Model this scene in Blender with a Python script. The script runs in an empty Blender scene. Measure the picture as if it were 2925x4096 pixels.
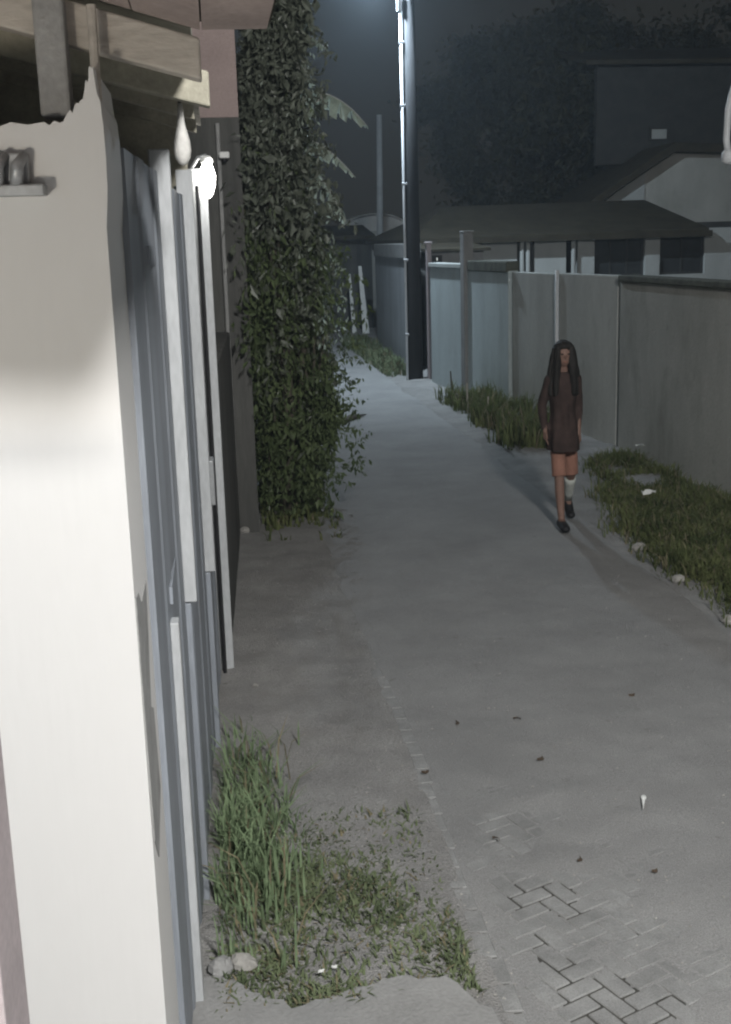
import bpy, bmesh, math, random
from mathutils import Vector, Matrix, noise
R = math.radians
random.seed(7)
sc = bpy.context.scene
col = sc.collection

# ------------------------------------------------------------------ camera
cam_d = bpy.data.cameras.new('camera'); cam = bpy.data.objects.new('camera', cam_d); col.objects.link(cam)
cam_d.sensor_fit = 'VERTICAL'; cam_d.sensor_height = 36.0; cam_d.lens = 42.016
cam_d.clip_start = 0.05; cam_d.clip_end = 1000
cam.matrix_world = (Matrix.Translation((0, 0, 2.65)) @ Matrix.Rotation(R(-6.8), 4, 'Z')
                    @ Matrix.Rotation(R(90 - 12.7), 4, 'X') @ Matrix.Rotation(-0.03, 4, 'Z'))
sc.camera = cam

# ------------------------------------------------------------------ night sky, moon, exposure
w = bpy.data.worlds.new('World'); sc.world = w; w.use_nodes = True
nt = w.node_tree; bgn = nt.nodes['Background']
bgn.inputs[0].default_value = (0.0155, 0.0150, 0.0130, 1); bgn.inputs[1].default_value = 1.0
sun_d = bpy.data.lights.new('moon', 'SUN'); sun_d.energy = 0.02; sun_d.angle = R(12); sun_d.color = (.9, .95, 1)
moon = bpy.data.objects.new('moon', sun_d); col.objects.link(moon); moon.rotation_euler = (R(35), 0, R(-30))
sc.view_settings.view_transform = 'Standard'; sc.view_settings.look = 'None'
sc.cycles.filter_width = 2.2; sc.cycles.use_adaptive_sampling = True; sc.cycles.adaptive_threshold = .03; sc.cycles.max_bounces = 5; sc.cycles.diffuse_bounces = 3; sc.cycles.volume_bounces = 0; sc.cycles.transmission_bounces = 3
sc.view_settings.exposure = 0.0; sc.view_settings.gamma = 1.0
STREET_W = 2300.0      # street lamp down the alley
NEAR_W = 4200.0        # street lamp behind the viewpoint
GATE_W = 9.0          # lamp on the gate
PORCH_W = 62.0         # porch lamp beside the viewpoint

# ------------------------------------------------------------------ materials
def mat(name, c, var=.25, scale=6.0, rough=.85, bump=.15, stretch=(1, 1, 1), c2=None, fine=60.0, spec=.3, blotch=None, metal=0.0, transl=0.0, grain=.35):
    m = bpy.data.materials.new(name); m.use_nodes = True
    n = m.node_tree.nodes; l = m.node_tree.links; b = n['Principled BSDF']
    geo = n.new('ShaderNodeNewGeometry'); mp = n.new('ShaderNodeMapping')
    mp.inputs['Scale'].default_value = stretch; l.new(geo.outputs['Position'], mp.inputs['Vector'])
    n1 = n.new('ShaderNodeTexNoise'); n1.inputs['Scale'].default_value = scale; n1.inputs['Detail'].default_value = 6
    n1.inputs['Roughness'].default_value = .62; l.new(mp.outputs[0], n1.inputs['Vector'])
    n2 = n.new('ShaderNodeTexNoise'); n2.inputs['Scale'].default_value = fine; n2.inputs['Detail'].default_value = 4
    l.new(mp.outputs[0], n2.inputs['Vector'])
    r = n.new('ShaderNodeValToRGB'); r.color_ramp.elements[0].position = .32; r.color_ramp.elements[1].position = .68
    lo = tuple(x * (1 - var) for x in c); hi = c2 if c2 else tuple(min(1, x * (1 + var)) for x in c)
    r.color_ramp.elements[0].color = (*lo, 1); r.color_ramp.elements[1].color = (*hi, 1)
    l.new(n1.outputs[0], r.inputs[0])
    mx = n.new('ShaderNodeMix'); mx.data_type = 'RGBA'; mx.blend_type = 'MULTIPLY'; mx.inputs[0].default_value = grain
    l.new(r.outputs[0], mx.inputs[6]); l.new(n2.outputs[0], mx.inputs[7])
    g = n.new('ShaderNodeMix'); g.data_type = 'RGBA'; g.blend_type = 'MULTIPLY'; g.inputs[0].default_value = 1
    g.inputs[7].default_value = (1.18, 1.18, 1.18, 1); l.new(mx.outputs[2], g.inputs[6])
    out = g.outputs[2]
    for blotch in ([] if not blotch else blotch if isinstance(blotch, list) else [blotch]):   # (colour, scale, threshold): stains with a shape of their own
        n3 = n.new('ShaderNodeTexNoise'); n3.inputs['Scale'].default_value = blotch[1]; n3.inputs['Detail'].default_value = 8
        n3.inputs['Roughness'].default_value = .7
        l.new(mp.outputs[0], n3.inputs['Vector'])
        r3 = n.new('ShaderNodeValToRGB'); r3.color_ramp.elements[0].position = blotch[2]; r3.color_ramp.elements[1].position = blotch[2] + (.16 if len(blotch) < 4 else blotch[3])
        r3.color_ramp.elements[0].color = (0, 0, 0, 1); r3.color_ramp.elements[1].color = (1, 1, 1, 1)
        l.new(n3.outputs[0], r3.inputs[0])
        k = n.new('ShaderNodeMix'); k.data_type = 'RGBA'; l.new(r3.outputs[0], k.inputs[0]); l.new(out, k.inputs[6])
        k.inputs[7].default_value = (*blotch[0], 1); out = k.outputs[2]
    l.new(out, b.inputs['Base Color'])
    b.inputs['Roughness'].default_value = rough; b.inputs['Specular IOR Level'].default_value = spec
    b.inputs['Metallic'].default_value = metal
    if bump:
        bp = n.new('ShaderNodeBump'); bp.inputs['Strength'].default_value = bump; bp.inputs['Distance'].default_value = .02
        l.new(n2.outputs[0], bp.inputs['Height']); l.new(bp.outputs[0], b.inputs['Normal'])
    if transl:
        t = n.new('ShaderNodeBsdfTranslucent'); l.new(out, t.inputs[0]); s = n.new('ShaderNodeMixShader'); s.inputs[0].default_value = transl
        l.new(b.outputs[0], s.inputs[1]); l.new(t.outputs[0], s.inputs[2]); l.new(s.outputs[0], n['Material Output'].inputs[0])
    return m
def glow(name, c, s):
    m = bpy.data.materials.new(name); m.use_nodes = True; b = m.node_tree.nodes['Principled BSDF']
    b.inputs['Base Color'].default_value = (.9, .9, .9, 1); b.inputs['Emission Color'].default_value = (*c, 1); b.inputs['Emission Strength'].default_value = s
    return m
M = dict(
    dirt=mat('dirt', (.375, .368, .358), .2, 2.2, .95, .8, blotch=[((.27, .263, .25), 2.3, .54), ((.19, .185, .175), 6.0, .63, .08), ((.40, .39, .37), 9.0, .66, .08), ((.11, .105, .095), 38.0, .68, .04)], fine=110, grain=.7),
    sand=mat('sandy road dust', (.375, .374, .370), .12, 1.3, .95, .6, blotch=[((.295, .294, .288), 2.1, .57), ((.22, .217, .21), 7.0, .63, .06), ((.42, .42, .41), 4.3, .66), ((.13, .125, .115), 42.0, .70, .03)], fine=170, grain=.7),
    soil=mat('dark joint soil', (.075, .073, .066), .3, 9, .95, .3),
    brick=mat('paver', (.31, .312, .308), .22, 5, .9, .4, fine=150, blotch=[((.22, .218, .21), 9.0, .58)], grain=.6),
    concrete=mat('concrete', (.27, .27, .265), .15, 3, .9, .25),
    white=mat('whitewashed plaster', (.57, .565, .555), .02, .9, .85, .02, (1, 1, .14), blotch=[((.50, .485, .45), 2.6, .60, .2), ((.46, .44, .40), 9.0, .66, .1)], fine=60, grain=.06),
    whitepost=mat('white painted post', (.44, .455, .465), .1, 5, .6, .05, (1, 1, .3)),
    cement=mat('bare cement', (.30, .30, .295), .18, 6, .95, .3),
    gate=mat('blue grey gate paint', (.25, .272, .305), .16, 4, .55, .08, (1, 1, .15), spec=.4, blotch=[((.19, .19, .195), 5.0, .60), ((.17, .14, .12), 11.0, .67, .06)]),
    blue=mat('pale blue plaster', (.22, .27, .32), .08, 3, .85, .08),
    pink=mat('pink plaster', (.34, .27, .255), .14, 1.5, .9, .15, blotch=((.42, .39, .36), 2.5, .6)),
    pinkpaint=mat('pinkish paint', (.42, .37, .38), .1, 5, .7, .05),
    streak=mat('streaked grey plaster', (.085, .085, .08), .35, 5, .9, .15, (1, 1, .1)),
    timber=mat('weathered timber', (.50, .46, .41), .28, 4, .85, .3, (.35, 1, 1), blotch=((.28, .24, .21), 6, .60)),
    darkwood=mat('dark timber', (.38, .36, .29), .3, 5, .9, .2),
    soffit=mat('pinkish roof boards', (.34, .28, .26), .2, 3, .9, .2),
    metal=mat('grey galvanised metal', (.36, .37, .38), .15, 8, .45, .05, metal=.4),
    wallA=mat('grey blue rendered wall', (.36, .38, .40), .14, 2, .9, .15, (1, 1, .3)),
    wallB=mat('pale aqua rendered wall', (.47, .53, .535), .12, 1.6, .9, .15, (1, 1, .25), blotch=((.38, .42, .42), 1.7, .58)),
    wallC=mat('grey rendered wall', (.50, .51, .485), .14, 1.8, .9, .15, (1, 1, .25), blotch=[((.36, .36, .335), 1.6, .57), ((.28, .28, .26), 6.0, .65, .08)]),
    wallE=mat('weathered grey wall', (.43, .425, .39), .13, 1.4, .95, .3, (1, 1, .5), blotch=[((.31, .305, .27), 1.1, .55), ((.22, .215, .185), 4.0, .63, .1)]),
    coping=mat('pale coping', (.50, .52, .50), .1, 5, .85, .1),
    moss=mat('mossy coping', (.10, .105, .085), .35, 6, .95, .4),
    pole=mat('tarred pole', (.03, .031, .033), .3, 5, .95, .2, (1, 1, .15)),
    conduit=mat('white conduit', (.66, .68, .70), .08, 5, .5, .0),
    roof=mat('brown roof sheet', (.042, .036, .024), .3, 2.5, .85, .2),
    hwall=mat('pale house plaster', (.42, .435, .42), .1, 1.5, .9, .1, (1, 1, .4)),
    dim=mat('dark interior', (.05, .05, .048), .2, 3, .8, .05),
    glass=mat('dark window glass', (.045, .048, .05), .2, 3, .15, .0, spec=.5),
    black=mat('black plastic', (.02, .02, .022), .2, 10, .5, .0),
    leaf=mat('hedge leaf', (.085, .13, .052), .45, 5, .55, .0, c2=(.15, .195, .085), spec=.35, transl=.25),
    darkleaf=mat('grey green leaf', (.10, .12, .085), .45, 6, .42, .0, c2=(.19, .21, .165), spec=.5, transl=.2),
    olive=mat('olive tree leaf', (.05, .048, .026), .4, 2, .6, .0, transl=.2),
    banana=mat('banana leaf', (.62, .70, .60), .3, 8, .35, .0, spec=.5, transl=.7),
    stem=mat('brown stems', (.09, .08, .062), .3, 6, .9, .3, (1, 1, .2)),
    grass=mat('grass blade', (.11, .155, .05), .45, 3, .8, .0, c2=(.20, .22, .09), transl=.35),
    palegrass=mat('pale green grass', (.20, .28, .15), .3, 6, .8, .0, c2=(.28, .37, .21), transl=.3),
    straw=mat('dry straw blade', (.24, .21, .13), .3, 8, .85, .0, transl=.3),
    weed=mat('ground cover leaf', (.13, .17, .085), .35, 5, .8, .0, c2=(.20, .24, .13), transl=.2),
    stone=mat('grey stone', (.33, .32, .30), .25, 14, .9, .4),
    litter=mat('white litter', (.75, .76, .74), .06, 10, .6, .05),
    dry=mat('dry brown leaf', (.07, .05, .035), .3, 20, .8, .1),
    skin=mat('skin', (.22, .135, .105), .08, 6, .6, .03),
    hair=mat('black hair', (.018, .016, .014), .4, 12, .7, .2, (1, 1, .1)),
    dress=mat('dark brown cloth', (.050, .033, .029), .3, 8, .9, .2),
    shorts=mat('salmon cloth', (.29, .15, .11), .12, 8, .9, .2),
    sock=mat('white sock', (.55, .57, .53), .08, 12, .9, .2),
    tarp=mat('grey tarpaulin', (.62, .61, .58), .12, 2, .7, .1),
    bulb=glow('lit bulb', (1, .97, .9), 25), slamp=glow('lit street lamp', (.8, .9, 1), 60), lit=glow('lit window', (.9, .95, .9), .55),
)

# ------------------------------------------------------------------ helpers
class MB:
    def __init__(s): s.v = []; s.f = []
    def add(s, vs, fs):
        o = len(s.v); s.v += [tuple(v) for v in vs]; s.f += [tuple(i + o for i in f) for f in fs]; return s
    def box(s, x0, x1, y0, y1, z0, z1):
        return s.add([(x0, y0, z0), (x1, y0, z0), (x1, y1, z0), (x0, y1, z0), (x0, y0, z1), (x1, y0, z1), (x1, y1, z1), (x0, y1, z1)],
                     [(0, 3, 2, 1), (4, 5, 6, 7), (0, 1, 5, 4), (1, 2, 6, 5), (2, 3, 7, 6), (3, 0, 4, 7)])
    def prism(s, poly, ext):                     # polygon (3D points) extruded by a vector
        n = len(poly); e = Vector(ext); a = [Vector(p) for p in poly]
        return s.add(a + [p + e for p in a], [tuple(range(n - 1, -1, -1)), tuple(range(n, 2 * n))] + [(i, (i + 1) % n, n + (i + 1) % n, n + i) for i in range(n)])
    def tube(s, pts, rad, k=10, caps=True):
        pts = [Vector(p) for p in pts]; rs = rad if isinstance(rad, (list, tuple)) else [rad] * len(pts)
        vs = []; fs = []; prev = None
        for i, p in enumerate(pts):
            d = (pts[min(i + 1, len(pts) - 1)] - pts[max(i - 1, 0)]).normalized()
            if prev is None: u = d.orthogonal().normalized()
            else: u = (prev - d * prev.dot(d)).normalized()
            prev = u; v = d.cross(u)
            for j in range(k):
                a = 2 * math.pi * j / k; vs.append(p + (u * math.cos(a) + v * math.sin(a)) * rs[i])
        for i in range(len(pts) - 1):
            for j in range(k):
                a, b = i * k + j, i * k + (j + 1) % k; fs.append((a, b, b + k, a + k))
        if caps: fs += [tuple(range(k - 1, -1, -1)), tuple(range((len(pts) - 1) * k, len(pts) * k))]
        return s.add(vs, fs)
    def lathe(s, prof, c=(0, 0, 0), k=20, sx=1, sy=1):
        vs = []; fs = []
        for r, z in prof:
            for j in range(k):
                a = 2 * math.pi * j / k; vs.append((c[0] + r * sx * math.cos(a), c[1] + r * sy * math.sin(a), c[2] + z))
        for i in range(len(prof) - 1):
            for j in range(k):
                a, b = i * k + j, i * k + (j + 1) % k; fs.append((a, b, b + k, a + k))
        fs += [tuple(range(k - 1, -1, -1)), tuple(range((len(prof) - 1) * k, len(prof) * k))]
        return s.add(vs, fs)
    def ball(s, c, r, k=14, m=8, sq=(1, 1, 1)):
        prof = [(max(1e-4, r * math.sin(math.pi * i / m)), -r * math.cos(math.pi * i / m)) for i in range(m + 1)]
        o = len(s.v); s.lathe(prof, (0, 0, 0), k)
        for i in range(o, len(s.v)):
            x, y, z = s.v[i]; s.v[i] = (c[0] + x * sq[0], c[1] + y * sq[1], c[2] + z * sq[2])
        return s
    def build(s, name, m, parent=None, smooth=False, bevel=0):
        me = bpy.data.meshes.new(name); me.from_pydata(s.v, [], s.f); me.update()
        if m: me.materials.append(m)
        if smooth:
            me.polygons.foreach_set('use_smooth', [True] * len(me.polygons))
        o = bpy.data.objects.new(name, me); col.objects.link(o)
        if parent: o.parent = parent
        if bevel:
            b = o.modifiers.new('bevel', 'BEVEL'); b.width = bevel; b.segments = 2; b.limit_method = 'ANGLE'
        return o
def tag(o, label=None, cat=None, group=None, kind=None):
    if label: o['label'] = label
    if cat: o['category'] = cat
    if group: o['group'] = group
    if kind: o['kind'] = kind
    return o
def thing(name, label, cat, group=None):
    e = bpy.data.objects.new(name, None); col.objects.link(e); return tag(e, label, cat, group)
def box(name, m, parent, *b, bevel=.006): return MB().box(*b).build(name, m, parent, bevel=bevel)
def fbm(x, y, s=1.0, o=4): return noise.fractal(Vector((x * s, y * s, 3.3)), 1.0, 2.0, o)

# ------------------------------------------------------------------ ground and road
def spaced(a0, a1, step, far, mirror=True):
    out = []; v = a0
    while v <= a1 + 1e-6: out.append(v); v += step
    s = step; lo = a0; left = []
    while lo > -far: s *= 1.6; lo -= s; left.append(lo)
    s = step; hi = out[-1]; right = []
    while hi < far: s *= 1.6; hi += s; right.append(hi)
    return left[::-1] + out + right
def grid(xs, ys, hf):
    nx = len(xs); mb = MB()
    mb.v = [(x, y, hf(x, y)) for y in ys for x in xs]
    mb.f = [(j * nx + i, j * nx + i + 1, (j + 1) * nx + i + 1, (j + 1) * nx + i) for j in range(len(ys) - 1) for i in range(nx - 1)]
    return mb
ROAD0, ROAD1 = .85, 3.36
def edge0(y): return ROAD0 + .035 * fbm(1.7, y, 1.1) + .02 * math.sin(y * 2.3)
def edge1(y): return ROAD1 + .09 * fbm(8.3, y, .8) + .03 * math.sin(y * 1.7)
def ground_h(x, y):
    base = .012 * fbm(x, y, 1.3) + .012 * fbm(x, y, 4.5) + .006 * fbm(x, y, 11, 2)
    if x < ROAD0 + .07: k = min(1, max(0, ROAD0 + .07 - x) / .45); return .002 + k * .016 + (.25 + k) * base
    if x > ROAD1 - .07: k = min(1, (x - ROAD1 + .07) / .5); return .002 + k * .035 + (.3 + 1.7 * k) * base
    return -.03
tag(grid(spaced(-1, 6, .07, 160), spaced(2.2, 30, .10, 160), ground_h).build('ground', M['dirt'], smooth=True), kind='structure')
def cover(x, y):                                  # sand lying over the pavers: thin by the near left edge, deep elsewhere
    d = math.hypot((x - 1.08) / .62, (y - 3.75) / 1.35)
    return max(-1, min(1, (d - 1.0) * 1.1 + 1.0 * fbm(x, y, 2.6)))
def road_h(x, y):
    h = .0022 + .011 * cover(x, y) + .006 * fbm(x, y, 6)
    if x < 1.0 and 3 < y < 9.5: h = min(h, -.001 + .012 * fbm(x + 5, y, 3.1) + .003 * max(0, y - 4.2))
    t = (x - 2.1) / 1.25
    h -= .010 * max(0, abs(t) - .82) / .18
    return max(h, -.003 + .003 * fbm(x, y, 9)) if .925 < x < 1.06 else h
xs = [ROAD0 + (ROAD1 - ROAD0) * i / 62 for i in range(63)]
ys = []; v = 1.0
while v < 46: ys.append(v); v += .045 if v < 9 else .16
rm = MB(); rm.v = []
for y in ys:
    e0, e1 = edge0(y), edge1(y)
    for x in xs:
        t = (x - ROAD0) / (ROAD1 - ROAD0); rm.v.append((e0 + (e1 - e0) * t, y, road_h(x, y)))
rm.f = [(j * 63 + i, j * 63 + i + 1, (j + 1) * 63 + i + 1, (j + 1) * 63 + i) for j in range(len(ys) - 1) for i in range(62)]
road = tag(rm.build('road', M['sand'], smooth=True), kind='structure')
# pavers: an edge course along the road and a slanted herringbone field, only where the sand leaves them bare
bm_ = bmesh.new(); bmesh.ops.create_cube(bm_, size=1)
bmesh.ops.scale(bm_, vec=(.156, .073, .06), verts=bm_.verts); bmesh.ops.bevel(bm_, geom=list(bm_.edges), offset=.004, segments=1, affect='EDGES')
brick_me = bpy.data.meshes.new('brick'); bm_.to_mesh(brick_me); bm_.free(); brick_me.materials.append(M['brick'])
nb = 0
def brick(x, y, a, z=0):
    global nb
    o = bpy.data.objects.new('brick', brick_me); col.objects.link(o); o.parent = road; nb += 1
    o.location = (x, y, -.0285 + z + random.uniform(-.0012, .0012)); o.rotation_euler = (random.uniform(-.006, .006), random.uniform(-.006, .006), a + random.uniform(-.04, .04))
y = 3.2
while y < 7.6:
    brick(edge0(y) + .045 + random.uniform(-.008, .008), y, R(90), .001)
    y += .168
ang = R(24); ca, sa = math.cos(ang), math.sin(ang)
def herring():
    for j in range(-30, 31):
        for i in range(-30, 31):
            # cell shifts one unit per row, L-shaped pairs of period four
            k = (i - j) % 4; u, v_ = i * .083, j * .083
            if k == 0: yield u + .083, v_ + .0415, 0
            elif k == 3: yield u + .0415, v_ + .083, 90
for u, v_, a in herring():
    x, yy = 1.5 + u * ca - v_ * sa, 4.0 + u * sa + v_ * ca
    if x > edge0(yy) + .175 and x < 2.3 and 3.3 < yy < 5.5 and cover(x, yy) < .7: brick(x, yy, ang + R(a))
tag(grid([.875 + i * .1 for i in range(16)], [3.1 + i * .1 for i in range(50)], lambda x, y: -.0055).build('joint_soil', M['soil']), kind='structure')
# concrete apron in front of the gate
poly = [(-.3, 2.2), (.88, 2.2), (.84, 3.55), (.70, 3.80), (.50, 3.83), (.30, 3.76), (.14, 3.72), (0, 3.83), (-.12, 3.95), (-.3, 3.95)]
pts = []
for (a, b), (c, d) in zip(poly, poly[1:] + poly[:1]):
    for t in range(6): pts.append((a + (c - a) * t / 6 + random.uniform(-.012, .012), b + (d - b) * t / 6 + random.uniform(-.012, .012), .03))
tag(MB().prism(pts, (0, 0, .018)).build('pavement', M['concrete'], bevel=.004), kind='structure')

# ------------------------------------------------------------------ street lamps
def street_lamp(label, x, y, h, armx, watts, colr, boxes=True, soft=.10):
    t = thing('street_lamp', label, 'street lamp', 'street lamps over the alley'); t.location = (x, y, 0)
    MB().lathe([(.155, -.1), (.15, 1.2), (.135, 3.5), (.115, h + .5)], k=24).build('pole', M['pole'], t, smooth=True)
    MB().tube([(-.165, -.06, 0), (-.16, -.06, 3), (-.155, -.06, h - .5)], .024, 10).build('conduit', M['conduit'], t, smooth=True)
    for z in (.9, 2.3, 3.7, 5.1, 6.2): MB().tube([(-.19, -.06, z), (-.10, -.06, z)], .034, 10).build('clamp', M['metal'], t)
    if boxes: box('junction_box', M['metal'], t, -.215, -.135, -.13, -.03, h - .62, h - .38)
    s = 1 if armx > 0 else -1
    MB().tube([(0, 0, h - .35), (armx * .45, -.05, h), (armx * .8, -.1, h + .06)], .028, 10).build('arm', M['metal'], t, smooth=True)
    hd = MB(); hx = armx * .8
    hd.prism([(hx, -.2, h + .02), (hx + s * .5, -.2, h + .04), (hx + s * .5, .02, h + .04), (hx, .02, h + .02)], (0, 0, .09))
    head = hd.build('lamp_head', M['metal'], t, bevel=.02)
    g = MB(); g.ball((hx + s * .26, -.09, h + .02), .09, sq=(1.7, .9, .45)); g.build('lens', M['slamp'], head, smooth=True)
    ld = bpy.data.lights.new('street_light', 'POINT'); ld.energy = watts; ld.color = colr; ld.shadow_soft_size = soft
    lo = bpy.data.objects.new('street_light', ld); col.objects.link(lo); lo.parent = t; lo.location = (hx + s * .26, -.09, h - .05)
    return t
street_lamp('tall dark lamp pole with a bright white conduit down its side', 3.80, 23.0, 7.35, -.55, STREET_W, (.72, .87, 1.0))
street_lamp('street lamp pole standing beside the grassy wall behind the viewpoint', 3.6, -2.6, 6.6, -1.9, NEAR_W, (1.0, .985, .96), soft=.45)
# plain second pole far down the alley
MB_p = MB().tube([(4.72, 34, -.1), (4.70, 34, 3), (4.76, 34, 6.05)], [.10, .095, .075], 14)
tag(MB_p.build('utility_pole', M['concrete'], smooth=True), 'thin bare grey pole far off, left of the lamp pole', 'pole')

# ------------------------------------------------------------------ right hand boundary walls
def wall(name, label, p0, p1, h, m, th=.16, cop=None, cop_h=.06, z0=-.1):
    t = thing(name, label, 'wall', 'boundary walls along the alley')
    a = Vector((*p0, 0)); b = Vector((*p1, 0)); d = (b - a); L = d.length; d.normalize(); nrm = Vector((d.y, -d.x, 0))
    if nrm.x < 0: nrm = -nrm
    mb = MB(); mb.prism([a + Vector((0, 0, z0)), b + Vector((0, 0, z0)), b + nrm * th + Vector((0, 0, z0)), a + nrm * th + Vector((0, 0, z0))], (0, 0, h - z0))
    mb.build('wall_panel', m, t, bevel=.01)
    if cop:
        o = .035; a2 = a - nrm * o - d * 0; b2 = b - nrm * o
        MB().prism([a2 + Vector((0, 0, h + .001)), b2 + Vector((0, 0, h + .001)), b2 + nrm * (th + 2 * o) + Vector((0, 0, h + .001)), a2 + nrm * (th + 2 * o) + Vector((0, 0, h + .001))], (0, 0, cop_h)).build('coping', cop, t, bevel=.012)
    return t
wall('boundary_wall', 'long dark weathered wall with mossy top behind the grass verge', (5.20, 5.0), (4.93, 14.35), 2.10, M['wallE'], .2, M['moss'], .07)
wall('boundary_wall', 'plain grey wall section directly behind the walking person', (4.95, 14.50), (4.71, 16.25), 2.16, M['wallC'])
wall('boundary_wall', 'grey wall section between the thin pipe and the green plants', (4.73, 16.38), (4.49, 18.0), 2.15, M['wallC'])
wB = wall('boundary_wall', 'pale aqua wall with white coping beside the lamp pole', (4.44, 18.06), (4.0, 22.3), 2.17, M['wallB'])
MB().prism([(4.17, 20.33, 2.175), (3.965, 22.3, 2.175), (4.19, 22.33, 2.175), (4.39, 20.36, 2.175)], (0, 0, .075)).build('coping', M['coping'], wB, bevel=.01)
MB().prism([(4.41, 18.06, 2.14), (4.21, 19.95, 2.14), (4.42, 19.99, 2.14), (4.62, 18.09, 2.14)], (0, 0, .17)).build('coping', M['moss'], wB, bevel=.02)
t = thing('concrete_post', 'grey concrete post rising above the aqua wall', 'post')
MB().prism([(4.15, 20.27, -.1), (4.17, 20.05, -.1), (4.34, 20.07, -.1), (4.32, 20.29, -.1)], (0, 0, 2.86)).build('shaft', M['concrete'], t, bevel=.015)
MB().prism([(4.145, 20.28, 2.762), (4.165, 20.04, 2.762), (4.35, 20.06, 2.762), (4.33, 20.30, 2.762)], (0, 0, .03)).build('cap', M['concrete'], t, bevel=.01)
MB_ = MB().tube([(4.70, 16.31, -.05), (4.70, 16.31, 2.2)], .03, 10)
tag(MB_.build('drain_pipe', M['conduit'], smooth=True), 'thin pale pipe running down the joint between two grey walls', 'pipe')
t = thing('gate_post', 'narrow pinkish gate post between the lamp pole and aqua wall', 'post')
MB().box(4.02, 4.11, 22.75, 22.9, -.1, 2.58).build('shaft', M['pinkpaint'], t, bevel=.01); MB().box(4.0, 4.13, 22.73, 22.92, 2.582, 2.63).build('cap', M['pinkpaint'], t, bevel=.01)
wA = wall('boundary_wall', 'bluish grey wall with dark top band left of the lamp pole', (3.98, 24.4), (4.22, 31.6), 2.3, M['wallA'], .18, M['cement'], .30)
# ------------------------------------------------------------------ houses behind the right walls
def window(parent, x0, x1, y, z0, z1, pane=None, fr=None, bars=1):
    f = .05; wv = MB().box(x0, x1, y - .02, y + .05, z0, z0 + f).box(x0, x1, y - .02, y + .05, z1 - f, z1).box(x0, x0 + f, y - .02, y + .05, z0 + f, z1 - f).box(x1 - f, x1, y - .02, y + .05, z0 + f, z1 - f)
    for b in range(bars): xm = x0 + (x1 - x0) * (b + 1) / (bars + 1); wv.box(xm - .02, xm + .02, y - .015, y + .045, z0 + f, z1 - f)
    o = wv.build('window', fr or M['dim'], parent); MB().box(x0 + f, x1 - f, y + .01, y + .03, z0 + f, z1 - f).build('pane', pane or M['glass'], o); return o
hs = thing('bungalow', 'low house with long brown roof and dark windows behind the right walls', 'house')
yw = 27.2
for a, b in ((4.6, 5.4), (6.1, 6.9), (7.3, 8.05), (8.32, 8.72), (9.92, 10.28), (11.35, 13.6)):
    MB().box(a, b, yw, yw + .2, -.1, 2.75).build('wall', M['hwall'], hs, bevel=.01)
MB().box(4.6, 13.6, yw - .004, yw + .205, -.1, 1.72).build('wall', M['hwall'], hs)
MB().box(4.6, 13.6, yw + 1.6, yw + 1.8, -.1, 2.9).build('wall', M['dim'], hs)
window(hs, 10.28, 11.35, yw + .08, 1.72, 2.62); window(hs, 8.72, 9.92, yw + .12, 1.72, 2.62, bars=2)
for x in (5.75, 6.98, 7.12, 8.18): MB().tube([(x, yw - .12, -.1), (x, yw - .12, 2.66)], .05, 10).build('column', M['hwall'], hs)
for x0 in (5.42, 6.92): window(hs, x0, x0 + .65 if x0 < 6 else 7.28, yw + .1, 1.75, 2.6, bars=1)
rf = MB(); e = 2.60
A_, B_, C_, D_ = (4.5, 26.95, e), (11.35, 26.95, e + .05), (10.9, 30.0, 3.40), (5.7, 30.0, 3.36)
rf.prism([A_, B_, C_, D_], (0, 0, .10)); rf.prism([(11.35, 26.95, e + .05), (12.2, 33.5, e), (10.9, 30.0, 3.40)], (0, 0, .10)); rf.prism([(4.5, 26.95, e), (5.7, 30.0, 3.36), (4.2, 33.5, e)], (0, 0, .10))
roof_o = rf.build('roof', M['roof'], hs, bevel=.02)
MB().box(4.45, 11.4, 26.88, 26.94, e - .04, e + .10).build('fascia', M['roof'], roof_o)
h2 = thing('two_storey_house', 'taller house with dark stepped roof and small pale upper window', 'house')
MB().prism([(10.2, 32, -.1), (11.62, 32, -.1), (11.62, 32, 4.42), (10.95, 32, 3.85), (10.2, 32, 3.3)], (0, .2, 0)).build('wall', M['hwall'], h2)
MB().prism([(11.63, 32.05, -.1), (16, 32.05, -.1), (16, 32.05, 4.9), (12.3, 32.05, 4.78), (11.63, 32.05, 4.43)], (0, .2, 0)).build('wall', M['wallE'], h2)
MB().prism([(9.7, 31.6, 3.12), (11.0, 31.6, 3.95), (12.3, 31.6, 4.75), (16.2, 31.6, 4.6), (16.2, 31.6, 4.78), (12.3, 31.6, 5.0), (11.0, 31.6, 4.18), (9.7, 31.6, 3.35)], (0, 4, 0)).build('roof', M['roof'], h2, bevel=.02)
MB().box(10.9, 16.2, 34.0, 34.2, 4.6, 7.4).build('wall', M['dim'], h2)
window(h2, 12.45, 13.0, 33.97, 5.22, 5.58, pane=M['hwall'], bars=0)
MB().prism([(10.4, 33.4, 7.2), (16.6, 33.4, 7.2), (16.6, 37, 8.0), (10.4, 37, 8.0)], (0, 0, .12)).build('roof', M['roof'], h2)
h3 = thing('shed', 'small grey shed with a tiny lit window behind the aqua wall', 'shed')
MB().box(4.35, 5.5, 24.4, 26.0, -.1, 2.42).build('wall', M['cement'], h3, bevel=.01)
window(h3, 4.42, 4.62, 24.37, 2.2, 2.36, pane=M['lit'], bars=2)
MB().prism([(4.25, 24.2, 2.425), (5.6, 24.2, 2.425), (5.6, 26.2, 2.55), (4.25, 26.2, 2.55)], (0, 0, .05)).build('roof', M['roof'], h3)
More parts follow.
